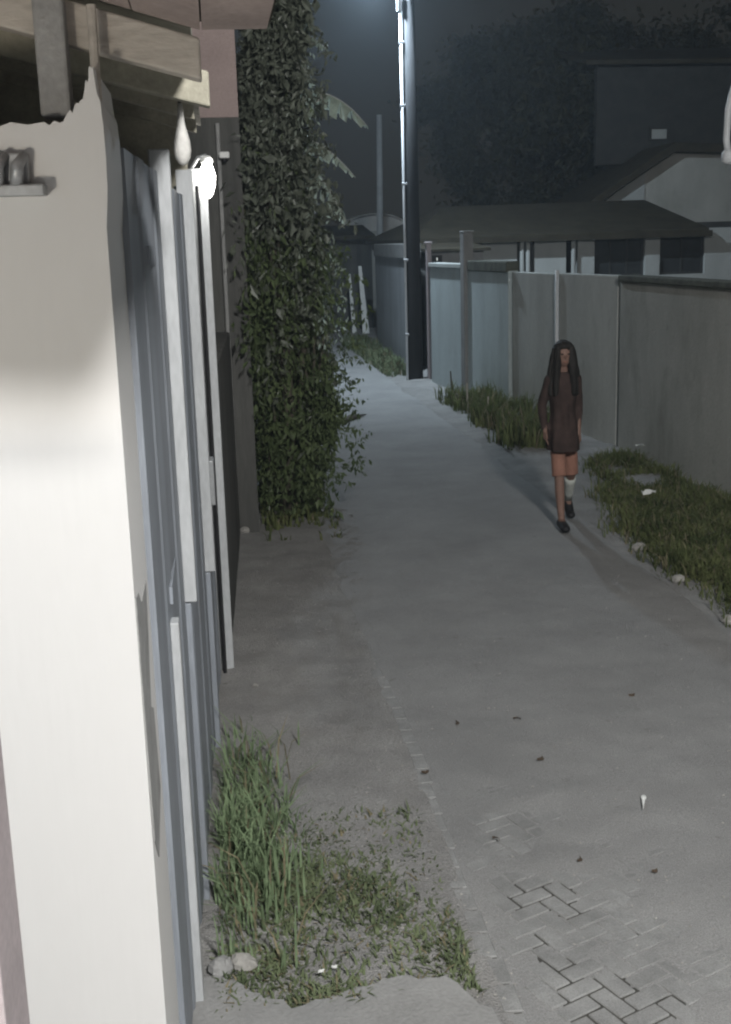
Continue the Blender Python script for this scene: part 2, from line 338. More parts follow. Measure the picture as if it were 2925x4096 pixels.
# end of the alley
h4 = thing('far_building', 'dark low building closing the far end of the alley', 'building')
MB().box(-2, 4.9, 37.4, 37.6, -.1, 2.8).build('wall', M['streak'], h4)
MB().prism([(-2.4, 36.9, 2.75), (4.95, 36.9, 2.75), (4.95, 40, 3.1), (-2.4, 40, 3.1)], (0, 0, .12)).build('roof', M['roof'], h4)
MB().box(2.6, 3.3, 37.36, 37.42, 0, 2.0).build('door', M['darkwood'], h4)
MB().box(4.9, 9, 38, 38.2, -.1, 3.0).build('wall', M['wallE'], h4)
h5 = thing('tarpaulin_roof', 'rounded pale grey tarpaulin roof far behind the thin pole', 'roof')
tp = MB(); n = 12
for i in range(n + 1):
    a = math.pi * i / n; x = 5.95 - 1.15 * math.cos(a); z = 3.05 + .62 * math.sin(a) ** .8
    tp.v += [(x, 44, z), (x, 47, z), (x, 44, z - .04), (x, 47, z - .04)]
for i in range(n):
    o = i * 4; tp.f += [(o, o + 1, o + 5, o + 4), (o + 2, o + 6, o + 7, o + 3), (o, o + 4, o + 6, o + 2), (o + 1, o + 3, o + 7, o + 5)]
tp.build('tarpaulin', M['tarp'], h5, smooth=True)
MB().prism([(5.95 - 1.14 * math.cos(math.pi * i / n), 44.3, 3.02 + .58 * math.sin(math.pi * i / n) ** .8) for i in range(n + 1)], (0, .05, 0)).build('end_sheet', M['tarp'], h5)
for x in (4.85, 7.05): MB().tube([(x, 44.2, -.1), (x, 44.2, 3.08)], .05, 8).build('post', M['metal'], h5)
for i, (x, yy, wd, hh, lab) in enumerate(((4.02, 35.6, .12, 1.75, 'narrow pale board leaning at the far alley end, nearer the hedge'), (4.28, 35.2, .20, 1.98, 'wider pale board tapering upward at the far alley end, nearer the lamp pole'))):
    tag(MB().prism([(x, yy, -.02), (x + wd, yy, -.02), (x + wd * .35, yy + .45, hh), (x - .02, yy + .45, hh)], (0, .05, 0)).build('leaning_board', M['litter'], None), lab, 'board', 'boards leaning at the alley end')
# bent grey pipe over the long wall
gp = thing('gooseneck_pipe', 'pale grey pipe bending down at the edge above the long wall', 'pipe')
MB().tube([(5.62, 12, -.05), (5.62, 12, 3.9), (5.57, 12, 4.12), (5.42, 12, 4.2), (5.27, 12, 4.1), (5.21, 12, 3.85), (5.20, 12, 3.55), (5.22, 12, 3.44)], .035, 10).build('tube', M['conduit'], gp, smooth=True)
MB().lathe([(.035, 0), (.065, -.03), (.07, -.12), (.03, -.15)], (5.225, 12, 3.46), 14).build('cowl', M['conduit'], gp, smooth=True)

# ------------------------------------------------------------------ left side: pier, canopy, gate
pier = thing('gate_pier', 'bright whitewashed gate pier filling the frame edge', 'pier')
cr = []                                            # crumbling mortar head on the pier
prof = [(-.47, 2.93), (-.36, 2.93), (-.325, 2.935), (-.30, 2.955), (-.285, 2.975), (-.27, 2.99), (-.262, 3.02), (-.255, 3.03), (-.25, 3.06), (-.242, 3.05), (-.237, 3.0), (-.231, 2.975), (-.2285, 2.93), (-.2275, 2.86), (-.230, 2.76)]
for (a, za), (c_, zc) in zip(prof, prof[1:]):
    for q in range(3): cr.append((a + (c_ - a) * q / 3, 2.905, za + (zc - za) * q / 3 + random.uniform(-.007, .009)))
cr.append((-.2405, 2.905, 2.70))
MB().prism([(-1.6, 2.9, -.1), (-.238, 2.9, -.1), (-.238, 2.9, 2.70)] + [(a, 2.9, c_) for a, b, c_ in cr[:-1]][::-1] + [(-1.6, 2.9, 2.93)], (0, .5, 0)).build('shaft', M['white'], pier, bevel=.006)
pp = [(-.2385, y_, z_) for y_, z_ in ((2.915, 1.80), (2.908, 1.66), (2.95, 1.12), (3.05, 1.02), (3.28, 1.12), (3.24, 1.38), (3.15, 1.42), (3.24, 1.6), (3.30, 1.74), (3.08, 1.74), (3.0, 1.79))]
tag(MB().prism(pp, (.0035, 0, 0)).build('bare_patch', M['cement'], pier), 'grey bare cement patch with ragged outline')
cpost = MB().tube([(-.245, 2.98, 2.82), (-.243, 2.98, 3.2)], .011, 8)
tag(cpost.build('steel_rod', M['timber']), 'thin upright rod between the pier head and canopy beam', 'rod')
tag(MB().box(-.375, -.305, 2.97, 3.05, 2.955, 3.22).build('short_prop', M['cement'], bevel=.008), 'stubby grey prop holding the canopy beam on the pier', 'prop')
br = thing('ribbed_bracket', 'grey ribbed metal bracket fixed to the white pier face', 'bracket')
MB().box(-.75, -.365, 2.84, 2.899, 2.775, 2.80).build('plate', M['metal'], br, bevel=.004); MB().box(-.75, -.40, 2.872, 2.899, 2.80, 2.87).build('back_plate', M['metal'], br, bevel=.004)
for i in range(8): MB().tube([(-.72 + i * .042, 2.855, 2.80), (-.715 + i * .042, 2.85, 2.84), (-.70 + i * .042, 2.875, 2.865)], [.016, .015, .011], 8).build('rib', M['metal'], br, smooth=True)
jm = thing('near_wall_end', 'bluish wall end with pinkish jamb in the bottom corner', 'wall')
MB().box(-1.4, -.50, 2.1, 2.3, -.1, 2.2).build('wall_panel', M['blue'], jm, bevel=.006); MB().box(-.4995, -.472, 2.09, 2.31, -.1, 2.2).build('jamb', M['pinkpaint'], jm, bevel=.005)
# canopy roof over the gate
cn = thing('gate_canopy', 'timber canopy with pale beam above the white pier', 'canopy')
for i in range(9):                                 # soffit boards run along the alley, falling to the right
    x0 = -1.25 + i * .157; x1 = x0 + .153; z0 = 3.15 - min(0, x0) * .29; z1 = 3.15 - min(0, x1) * .29
    MB().prism([(x0, 1.75, z0), (x1, 1.75, z1), (x1, 3.02 + random.uniform(-.01, .01), z1), (x0, 3.02, z0)], (0, 0, .02)).build('soffit_board', M['soffit'], cn)
MB().prism([(-1.27, 1.7, 3.55), (0, 1.7, 3.175), (.17, 1.7, 3.172), (.17, 3.06, 3.172), (0, 3.06, 3.175), (-1.27, 3.06, 3.55)], (0, 0, .03)).build('roof_sheet', M['roof'], cn)
beam = MB().prism([(-1.2, 3.03, 3.365), (.0, 3.03, 3.04), (.0, 3.03, 3.135), (-1.2, 3.03, 3.48)], (0, .07, 0)).build('beam', M['timber'], cn, bevel=.006)
MB().prism([(-1.2, 3.7, 3.36), (.02, 3.7, 3.05), (.02, 3.7, 3.15), (-1.2, 3.7, 3.47)], (0, .06, 0)).build('beam', M['darkwood'], cn, bevel=.006)
MB().prism([(-1.27, 3.10, 3.52), (-.02, 3.10, 3.17), (-.02, 6.6, 3.27), (-1.27, 6.6, 3.62)], (0, 0, .04)).build('roof_sheet', M['darkwood'], cn)
MB().box(-1.3, -.10, 6.5, 6.58, 2.85, 3.55).build('back_board', M['darkwood'], cn)
for yy in (4.2, 5.2, 6.1): MB().prism([(-1.2, yy, 3.42 + (yy - 3) * .03), (-.04, yy, 3.10 + (yy - 3) * .03), (-.04, yy, 3.165 + (yy - 3) * .03), (-1.2, yy, 3.49 + (yy - 3) * .03)], (0, .05, 0)).build('rafter', M['darkwood'], cn)
pd = thing('pendant_bulb', 'unlit drop-shaped pendant hanging under the canopy', 'pendant')
MB().tube([(-.085, 4.5, 3.2), (-.083, 4.5, 3.12)], .006, 8).build('cord', M['black'], pd)
MB().lathe([(.008, .15), (.011, .12), (.014, .08), (.022, .05), (.029, .02), (.031, -.01), (.027, -.035), (.016, -.055), (.003, -.062)], (-.083, 4.5, 3.0), 16).build('globe', M['tarp'], pd, smooth=True)
# gate: ribbed panels between white posts, along a line drifting right
def gx(y): return -.2 + .035 * (y - 3.9)
gt = thing('metal_gate', 'blue grey ribbed metal gate with white upright posts', 'gate')
def panel(y0, y1, ztop, m, rib=.40):
    mb = MB(); n = max(2, int((y1 - y0) / rib)); pts = []
    for i in range(n):
        a = y0 + (y1 - y0) * i / n; b = y0 + (y1 - y0) * (i + 1) / n; s = (b - a)
        pts += [(gx(a) - .005, a), (gx(a + s * .55) - .005, a + s * .55), (gx(a + s * .58) + .001, a + s * .58), (gx(a + s * .97) + .001, a + s * .97)]
    pts.append((gx(y1) - .005, y1)); back = [(gx(y1) - .05, y1), (gx(y0) - .05, y0)]
    mb.prism([(x, y, .06) for x, y in pts + back], (0, 0, ztop - .06)); return mb.build('panel', m, gt)
panel(3.43, 4.52, 2.92, M['gate']); panel(4.64, 6.05, 2.9, M['gate']); panel(6.2, 7.12, 2.95, M['gate'])
def post(y, wd, pro, z0, z1, m=None):
    x = gx(y); return MB().box(x - .03, x + pro, y, y + wd, z0, z1).build('post', m or M['whitepost'], gt, bevel=.005)
post(3.80, .07, .028, -.02, 1.45); post(4.53, .09, .045, 1.30, 3.0); post(4.53, .09, .022, -.02, 1.295, M['gate'])
post(6.07, .10, .05, 1.0, 3.02); post(6.07, .10, .025, -.02, .995, M['gate']); post(7.32, .16, .075, -.02, 3.1)
MB().tube([(gx(7.25) + .02, 7.26, -.02), (gx(7.25) + .02, 7.26, 3.0)], .012, 8).build('dark_gap_rod', M['black'], gt)  # black rod standing in for the shaded gap before the last post
for z in (.35, 1.5, 2.6): MB().box(gx(5.3) - .07, gx(5.3) - .04, 3.85, 7.3, z, z + .06).build('rail', M['gate'], gt)
MB().box(gx(6.6) + .02, gx(6.6) + .05, 6.55, 6.70, 1.25, 1.5).build('latch', M['metal'], gt, bevel=.004)
# lit lamp on the gate post
wl = thing('wall_lamp', 'brightly lit white lamp on top of the gate post', 'lamp')
lx, ly, lz = .0, 7.30, 3.06
MB().tube([(-.08, 7.37, 3.03), (-.085, 7.34, 3.11), (-.05, 7.31, 3.16), (lx, ly, 3.17)], .012, 8).build('bracket', M['metal'], wl, smooth=True)
MB().lathe([(.02, .02), (.035, 0), (.035, -.02)], (lx, ly, 3.15), 14).build('socket', M['litter'], wl, smooth=True)
MB().lathe([(.018, .07), (.032, .05), (.046, 0), (.041, -.06), (.024, -.11), (.004, -.13)], (lx, ly, 3.06), 16).build('bulb', M['bulb'], wl, smooth=True)
ld = bpy.data.lights.new('gate_light', 'POINT'); ld.energy = GATE_W; ld.color = (1, .97, .92); ld.shadow_soft_size = .05
lo = bpy.data.objects.new('gate_light', ld); col.objects.link(lo); lo.parent = wl; lo.location = (lx + .09, ly - .07, lz)
pl = thing('porch_lamp', 'small warm bulkhead lamp on the house wall beside the viewpoint', 'lamp')
MB().box(-1.40, -1.30, -2.0, 2.05, -.1, 3.2).build('wall_plate', M['blue'], pl)
MB().lathe([(.06, 0), (.06, .03), (.05, .04)], (-1.27, .9, 2.05), 16).build('base', M['metal'], pl, smooth=True)
MB().ball((-1.25, .9, 2.15), .07, 16, 10).build('globe', M['bulb'], pl, smooth=True)
ld = bpy.data.lights.new('porch_light', 'POINT'); ld.energy = PORCH_W; ld.color = (1, .90, .76); ld.shadow_soft_size = .10
lo = bpy.data.objects.new('porch_light', ld); col.objects.link(lo); lo.parent = pl; lo.location = (-1.10, .9, 2.15)
# house behind the gate
lh = thing('pink_house', 'pink upper wall over streaked grey plaster behind the gate', 'house')
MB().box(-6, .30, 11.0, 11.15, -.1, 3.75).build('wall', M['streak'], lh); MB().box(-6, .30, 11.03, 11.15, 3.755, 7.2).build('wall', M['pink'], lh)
MB().box(-6.2, .45, 10.7, 11.2, 7.2, 7.35).build('roof', M['roof'], lh)
for x in (.10,): MB().tube([(x, 10.96, 0), (x + .01, 10.96, 3.7)], .018, 8).build('drain_pipe', M['cement'], lh)
sn = thing('security_camera', 'tiny white camera box with dark lens on the streaked wall', 'camera')
MB().box(.11, .20, 10.86, 10.998, 3.40, 3.455).build('housing', M['litter'], sn, bevel=.012); MB().lathe([(.026, 0), (.022, -.02), (.008, -.03)], (.155, 10.92, 3.40), 12).build('lens', M['black'], sn, smooth=True)
MB_w = MB().prism([(-.02, 7.6, -.1), (.12, 10.99, -.1), (-.05, 10.99, -.1), (-.2, 7.6, -.1)], (0, 0, 2.0))
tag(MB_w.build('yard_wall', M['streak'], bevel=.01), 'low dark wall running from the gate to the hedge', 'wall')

# ------------------------------------------------------------------ foliage
def leaf_at(mb, p, size, down=.5, wide=.5):
    d = Vector((random.gauss(0, 1), random.gauss(0, 1), random.gauss(0, 1) - down * 2)).normalized()
    u = d.cross(Vector((random.gauss(0, 1), random.gauss(0, 1), random.gauss(0, 1)))).normalized(); nrm = d.cross(u)
    s = size * random.uniform(.6, 1.35); o = len(mb.v)
    mb.v += [tuple(p), tuple(p + d * s * .5 + u * s * wide * .5 + nrm * s * .08), tuple(p + d * s), tuple(p + d * s * .5 - u * s * wide * .5 + nrm * s * .08)]
    mb.f += [(o, o + 1, o + 2), (o, o + 2, o + 3)]
def hedge_r(z):                                    # right edge of the leafy mass by height
    pts = [(0, 1.02), (.5, 1.16), (1.2, 1.22), (2.0, 1.24), (2.8, 1.10), (3.6, 1.0), (4.2, .98), (5, 1.0), (7, .92)]
    for (a, b), (c, d) in zip(pts, pts[1:]):
        if a <= z <= c: return b + (d - b) * (z - a) / (c - a)
    return .9
def hedge_l(z):
    pts = [(0, .34), (1.0, .30), (2.0, .20), (3.2, .16), (4.3, .26), (4.7, .52), (7, .62)]
    for (a, b), (c, d) in zip(pts, pts[1:]):
        if a <= z <= c: return b + (d - b) * (z - a) / (c - a)
    return .6
hd = thing('vine_hedge', 'tall dark vine-covered tree hedge at the road edge', 'hedge')
low = MB(); up = MB()
clumps = []
while len(clumps) < 520:
    z = random.uniform(.1, 6.9); l_, r_ = hedge_l(z), hedge_r(z); x = random.uniform(l_ + .06, r_ - .06); yy = (11.35 if x > .34 else 11.0) + random.random() ** 1.7 * 2.3 - (.25 if x < .34 else 0)
    clumps.append((x, yy, z, random.uniform(.08, .26)))
for x, yy, z, rr_ in clumps:
    for k in range(95):
        p = Vector((x + random.gauss(0, rr_ * .55), yy + random.gauss(0, rr_ * .7), z + random.gauss(0, rr_ * 1.3)))
        if p.z < .03 or p.x > hedge_r(max(0, p.z)) + .22 * fbm(p.z, p.y, 1.5) + .03 or p.x < hedge_l(max(0, p.z)) - .06 + .1 * fbm(p.y, p.z, 1.7) or (p.y < 11.21 and p.x > .34) or (p.x < .32 and p.y > 10.97): continue
        if p.z < 2.5 + 1.1 * fbm(p.x * 2, p.z, 1.2) + random.gauss(0, .8): leaf_at(low, p, random.choice((.05, .06, .075, .1)), .9, random.choice((.25, .35, .5)))
        else: leaf_at(up, p, random.choice((.05, .07, .09, .12)), .6, random.choice((.25, .4, .55)))
for i in range(130):                               # sprigs breaking the outline
    z = random.uniform(.2, 6.5); q = Vector((hedge_r(z) + random.uniform(-.05, .10), random.uniform(11.2, 12.6), z)); d_ = Vector((random.uniform(.2, 1), random.uniform(-.6, .3), random.uniform(-1, .5))).normalized()
    for k in range(14): leaf_at(low if z < 2.6 else up, q + d_ * k * .014 + Vector((random.gauss(0, .012), random.gauss(0, .012), random.gauss(0, .012))), random.choice((.04, .06, .08)), .6, .4)
low.build('foliage', M['leaf'], hd)['kind'] = 'stuff'; up.build('crown', M['darkleaf'], hd)['kind'] = 'stuff'
for (x, yy, r0) in ((.62, 11.7, .09), (.85, 12.1, .11), (.55, 12.5, .08), (.95, 12.9, .07)):
    pts = [(x + .03 * math.sin(z * 2 + x * 9), yy + .04 * math.cos(z * 1.7), z) for z in [i * .5 for i in range(14)]]
    MB().tube(pts, [r0 * (1 - .06 * i) for i in range(14)], 9).build('trunk', M['stem'], hd, smooth=True)
pale = MB()                                        # pale leaf specks: street light glints put into the leaf colour
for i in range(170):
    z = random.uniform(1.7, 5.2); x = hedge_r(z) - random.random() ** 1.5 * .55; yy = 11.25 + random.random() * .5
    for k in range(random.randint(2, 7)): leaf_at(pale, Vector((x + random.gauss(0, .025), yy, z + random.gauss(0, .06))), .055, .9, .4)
pale.build('glint_leaves', M['banana'], hd)['kind'] = 'stuff'
core = MB()                                        # dense twigs inside
for i in range(420):
    z = random.uniform(0, 6.4); x = random.uniform(hedge_l(z) + .08, hedge_r(z) - .10); yy = random.uniform(11.6, 13.4)
    core.tube([(x, yy, z), (x + random.gauss(0, .06), yy + random.gauss(0, .1), z - random.uniform(.3, 1.0) if z > 1 else z + .5)], .012, 4)
core.build('twigs', M['stem'], hd)['kind'] = 'stuff'
# banana plant reaching out of the hedge
def frond(mb, base, tip, sag, wd, n=22, torn=.85):
    b = Vector(base); t_ = Vector(tip); mid = []
    for i in range(n + 1):
        s = i / n; p = b.lerp(t_, s); p.z += sag * 4 * s * (1 - s) * .5 - sag * .0; mid.append(p)
    d = (t_ - b).normalized(); side = d.cross(Vector((0, 0, 1))).normalized()
    for sgn in (-1, 1):
        i = 0
        while i < n:
            run = random.randint(1, 3) if random.random() < torn else random.randint(3, 6)
            j = min(n, i + run); s = (i + j) / 2 / n; wv = wd * math.sin(math.pi * min(1, .08 + s * .9)) ** .6 * random.uniform(.75, 1.1)
            dr = random.uniform(.5, 1.0)
            a, c = mid[i], mid[j]; o = len(mb.v); gap = (c - a) * random.uniform(.02, .16)
            for q in range(4):
                f_ = q / 3; off = side * sgn * wv * f_ * (1 - .35 * f_) + Vector((0, 0, -wv * dr * f_ * f_))
                tap = .5 * f_ * f_
                mb.v += [tuple(a + gap * (f_ + tap) + off), tuple(c - gap * (f_ + tap) + off)]
            for q in range(3): mb.f.append((o + q * 2, o + q * 2 + 1, o + q * 2 + 3, o + q * 2 + 2))
            i = j
    return mid
bn = thing('banana_plant', 'banana plant with torn bright leaves drooping from the hedge', 'plant')
for b_, t_, sg, wd in (((.92, 12.9, 4.10), (1.62, 12.5, 3.80), .34, .26), ((.95, 13.0, 3.75), (1.47, 12.4, 3.30), .16, .12), ((.86, 12.7, 3.60), (1.36, 12.3, 2.86), .22, .27), ((.9, 13.0, 4.75), (1.25, 12.6, 4.55), .12, .12), ((.85, 12.8, 4.6), (1.08, 12.3, 4.15), .1, .12)):
    fm = MB(); mid = frond(fm, b_, t_, sg, wd); o = fm.build('leaf', M['banana'], bn, smooth=True); MB().tube(mid, [.012 - .009 * i / 22 for i in range(23)], 6).build('midrib', M['coping'], o, smooth=True)
MB().tube([(.80, 13.1, -.05), (.82, 13.1, 2), (.88, 13.0, 4.0), (.92, 12.95, 4.7)], [.11, .10, .07, .03], 12).build('trunk', M['stem'], bn, smooth=True)
# dark trees behind the houses
def tree(name, label, x, y, h, rx, rz, n, m):
    t = thing(name, label, 'tree', 'dark trees behind the houses')
    MB().tube([(x, y, -.1), (x + .1, y, h * .3), (x - .1, y, h * .55), (x + .1, y, h * .8)], [.28, .22, .15, .06], 10).build('trunk', M['stem'], t, smooth=True)
    for k in range(6):
        a = k * 1.05; MB().tube([(x, y, h * .42 + k * .2), (x + rx * .4 * math.cos(a), y + rx * .4 * math.sin(a), h * .6 + k * .1), (x + rx * .75 * math.cos(a), y + rx * .75 * math.sin(a), h * .72 + k * .15)], [.10, .06, .02], 6).build('limb', M['stem'], t, smooth=True)
    mb = MB()
    for c in range(n // 130):
        while True:
            v = Vector((random.uniform(-1, 1), random.uniform(-1, 1), random.uniform(-1, 1)))
            if .25 < v.length < 1: break
        cx, cy, cz = x + v.x * rx, y + v.y * rx, h * .68 + v.z * rz; r_ = random.uniform(.4, .9)
        for k in range(130): leaf_at(mb, Vector((cx + random.gauss(0, r_ * .5), cy + random.gauss(0, r_ * .5), cz + random.gauss(0, r_ * .4))), .24, .3, .5)
    mb.build('crown', m, t)['kind'] = 'stuff'
tree('broadleaf_tree', 'big dim brown-green tree rising behind the bungalow roof', 11.0, 40, 9.5, 4.2, 3.6, 32000, M['olive'])
tree('broadleaf_tree', 'dim tree crown past the taller house at the picture edge', 18.5, 42, 10, 4, 3.6, 20000, M['olive'])

# ------------------------------------------------------------------ grass and plants
_f = {}
def fcell(x, y, s):
    k = (round(x * 12), round(y * 12), s)
    if k not in _f: _f[k] = fbm(x, y, s)
    return _f[k]
def blades(name, label, cat, area, n, hmin, hmax, m, inside=None, lean=.35, wd=.008, group=None):
    mb = MB(); x0, x1, y0, y1 = area; k = 0; tries = 0
    while k < n and tries < n * 20:
        tries += 1; x, y = random.uniform(x0, x1), random.uniform(y0, y1)
        if inside and not inside(x, y): continue
        k += 1; h = random.uniform(hmin, hmax) * (.7 + .6 * max(0, fcell(x, y, 1.8) + .4)); a = random.uniform(0, 6.283); l_ = random.uniform(0, lean) * h
        dx, dy = math.cos(a), math.sin(a); px, py = -dy * wd, dx * wd; z = ground_h(x, y) - .01; o = len(mb.v)
        mb.v += [(x - px, y - py, z), (x + px, y + py, z), (x + dx * l_ * .4 - px * .8, y + dy * l_ * .4 - py * .8, z + h * .6), (x + dx * l_ * .4 + px * .8, y + dy * l_ * .4 + py * .8, z + h * .6), (x + dx * l_ * 1.3, y + dy * l_ * 1.3, z + h * random.uniform(.8, 1))]
        mb.f += [(o, o + 1, o + 3, o + 2), (o + 2, o + 3, o + 4)]
    o = mb.build(name, m); o.data.materials.append(M['straw']); dry = [1 if random.random() < .13 else 0 for _ in range(len(mb.f) // 2)]
    o.data.polygons.foreach_set('material_index', [d for d in dry for _ in (0, 1)]); return tag(o, label, cat, group, 'stuff')
blades('grass', 'tall pale green grass growing against the gate foot', 'grass', (-.20, .36, 3.95, 6.4), 900, .05, .28, M['palegrass'], lambda x, y: x > gx(y) + .05 and random.random() < math.exp(-((x - .0) / .15) ** 2) * math.exp(-((y - 5.0) / .7) ** 2), .9, .005)
blades('ground_cover', 'low olive weeds spreading in front of the concrete apron', 'weeds', (-.12, .82, 3.72, 5.2), 6500, .010, .05, M['weed'], lambda x, y: x > gx(y) + .05 and random.random() < .12 + max(0, .75 + 1.1 * fcell(x, y, 2.2) - abs(y - 4.05) * 1.3 - abs(x - .3) * .6), 1.3, .0055)
blades('grass', 'thick green grass verge along the dark weathered wall', 'grass', (3.25, 5.0, 6.0, 13.6), 26000, .03, .17, M['grass'], lambda x, y: x > 3.55 + .16 * fcell(2, y, 1.1) + max(0, y - 10.2) * .26 - random.random() ** 3 * .25 and x < 5.14 - (y - 5) * .0289 - .03 and fcell(x, y, 1.2) > -.42, 1.0, .007)
blades('grass', 'green weeds growing below the aqua wall beside the stakes', 'grass', (3.45, 4.5, 14.6, 19.9), 5200, .05, .42, M['grass'], lambda x, y: x > 3.8 + .15 * fcell(2, y, 1.1) - random.random() ** 3 * .25 and x < 4.93 - (y - 14) * .12 - .05 and fcell(x, y, 1.4) > -.2, .6, .012)
blades('grass', 'short weeds fringing the left road edge under the hedge', 'grass', (.35, 1.08, 10.6, 20), 2600, .04, .16, M['grass'], lambda x, y: fcell(x, y, 2) > -.1, .6, .012)
blades('grass', 'thin weeds at the foot of the bluish wall past the lamp pole', 'grass', (3.35, 4.1, 23.6, 33), 2600, .06, .25, M['weed'], lambda x, y: x < 3.92 + (y - 24.4) * .033, .6, .014)
for i, (x, yy, h, lab) in enumerate(((3.80, 19.3, .55, 'tallest thin stake among weeds, nearest the lamp pole'), (3.78, 18.0, .50, 'pale thin stake in the middle of the weeds'), (3.84, 16.9, .42, 'short pale stake at the near end of the weeds'))):
    tag(MB().tube([(x, yy, -.05), (x + .02 * (i - 1), yy + .03, h)], [.018, .012], 7).build('stake', M['timber' if i else 'stem']), lab, 'stake', 'stakes among the weeds')

# ------------------------------------------------------------------ stones, litter, dry leaves
def rock(name, label, cat, x, y, r, m, group=None, sq=(1, .8, .6)):
    mb = MB().ball((0, 0, 0), r, 9, 6, sq); mb.v = [tuple(Vector(v) * (1 + .35 * noise.noise(Vector(v) / r * 1.3 + Vector((x * 9, y * 7, 0))))) for v in mb.v]
    o = mb.build(name, m, smooth=False); z = 0 if ROAD0 < x < ROAD1 else ground_h(x, y); o.location = (x, y, z + r * sq[2] * .55); o.rotation_euler = (0, 0, random.uniform(0, 6)); return tag(o, label, cat, group)
rock('stone', 'largest pale stone among the weeds by the gate foot', 'stone', -.03, 4.02, .055, M['stone'], 'loose stones')
rock('stone', 'grey broken stone block at the apron corner', 'stone', -.115, 3.99, .05, M['cement'], 'loose stones', (1, .9, .9))
for (x, y, r, lab) in ((3.48, 9.55, .07, 'pale edging stone where the grass meets the road, farthest of three'), (3.44, 8.55, .06, 'pale edging stone where the grass meets the road, middle of three'), (3.42, 7.55, .065, 'pale edging stone where the grass meets the road, nearest of three'), (.12, 6.95, .022, 'small pebble on the dirt beside the last gate post'), (.56, 4.69, .012, 'tiny pale pebble on the dirt beside the road edge'), (.16, 11.0, .06, 'stone lying at the foot of the streaked wall')):
    rock('stone', lab, 'stone', x, y, r, M['stone'], 'loose stones')
gv = MB()
for i in range(1500):
    x = random.uniform(-.1, 3.3) if random.random() < .6 else random.uniform(.1, .95); y_ = 3.7 + random.random() ** 1.6 * 9; r_ = random.uniform(.0025, .008)
    z = (road_h(x, y_) if x > ROAD0 + .05 else ground_h(x, y_)) + r_ * .3; q = [Vector((random.uniform(.6, 1.3) * r_ * a, random.uniform(.6, 1.3) * r_ * b, random.uniform(.5, .9) * r_ * c)) + Vector((x, y_, z)) for a, b, c in ((1, 0, 0), (0, 1, 0), (-1, 0, 0), (0, -1, 0), (0, 0, 1))]
    gv.add(q, [(0, 1, 4), (1, 2, 4), (2, 3, 4), (3, 0, 4)])
tag(gv.build('gravel', M['stone']), 'fine loose gravel strewn over the road and dirt', 'gravel', None, 'stuff')
sp = thing('plastic_spoon', 'white plastic spoon lying alone on the grey road', 'spoon'); sp.location = (1.885, 5.03, 0); sp.rotation_euler = (0, 0, -.36)
MB().prism([(0, -.075, .020), (.008, .03, .022), (-.008, .03, .022)], (0, 0, .004)).build('handle', M['litter'], sp); MB().ball((0, .055, .022), .018, 12, 6, (.75, 1.5, .25)).build('bowl', M['litter'], sp, smooth=True)
def scrap(name, label, cat, x, y, s, m, z=None, group=None):
    mb = MB(); n = 5; z = z if z is not None else (.02 if ROAD0 < x < ROAD1 else ground_h(x, y) + .01); top = []
    for j in range(n):
        for i in range(n): top.append((x + (i / (n - 1) - .5) * s + random.gauss(0, s * .06), y + (j / (n - 1) - .5) * s * .7 + random.gauss(0, s * .06), z + random.uniform(.1, .9) * s * .45))
    mb.v = top + [(a, b, c - .003) for a, b, c in top]
    for j in range(n - 1):
        for i in range(n - 1):
            a = j * n + i; mb.f += [(a, a + 1, a + n + 1, a + n), (a + 25, a + n + 25, a + n + 26, a + 26)]
    return tag(mb.build(name, m), label, cat, group)
scrap('paper_scrap', 'crumpled white paper caught in the grass verge', 'litter', 4.0, 10.75, .12, M['litter'], .22, 'scattered white litter')
scrap('paper_scrap', 'white scrap against the foot of the dark weathered wall', 'litter', 4.80, 13.2, .09, M['litter'], .25, 'scattered white litter')
scrap('paper_scrap', 'tiny white scrap beside the gate foot', 'litter', -.10, 5.0, .03, M['litter'], None, 'scattered white litter')
scrap('paper_scrap', 'pale flake among the weeds near the apron, nearer the gate', 'litter', .25, 3.90, .02, M['litter'], .05, 'scattered white litter')
scrap('paper_scrap', 'pale flake among the weeds near the apron, nearer the road', 'litter', .30, 3.92, .02, M['litter'], .05, 'scattered white litter')
def dryleaf(label, x, y, s, a):
    mb = MB(); pts = []
    for i in range(7):
        t_ = i / 6; wv = s * .28 * math.sin(math.pi * t_) + .001; c = s * .35 * (t_ - .5) ** 2 * 4
        pts.append(((t_ - .5) * s, c - wv * .5, wv)); 
    for x0, y0, wv in pts: mb.v += [(x0, y0, .003), (x0, y0 + wv, .012), (x0, y0, .000), (x0, y0 + wv, .009)]
    for i in range(6): o = i * 4; mb.f += [(o, o + 4, o + 5, o + 1), (o + 2, o + 3, o + 7, o + 6), (o, o + 2, o + 6, o + 4), (o + 1, o + 5, o + 7, o + 3)]
    ob = mb.build('dry_leaf', M['dry']); ob.location = (x, y, .016); ob.rotation_euler = (0, 0, a); tag(ob, label, 'leaf', 'dry leaves on the road')
for lab, x, y, s, a in (('curled dark leaf midway between the white spoon and the brick edge', 1.44, 4.57, .035, 1.0), ('dark leaf on the road just above the uncovered herringbone bricks', 1.13, 4.82, .04, 2.2), ('dark leaf on the road directly below the white spoon', 1.72, 4.42, .03, .4), ('dark leaf on bare road straight above the white spoon', 2.3, 6.35, .04, .2), ('dark leaf lying on the brick edge of the road', .93, 5.55, .04, .1), ('leftmost of three dark leaves in the middle of the road', 1.22, 6.15, .04, 1.4), ('highest of three dark leaves in the middle of the road', 1.56, 6.15, .045, 2.6), ('lowest of three dark leaves in the middle of the road', 1.55, 5.6, .05, .8)):
    dryleaf(lab, x, y, s, a)
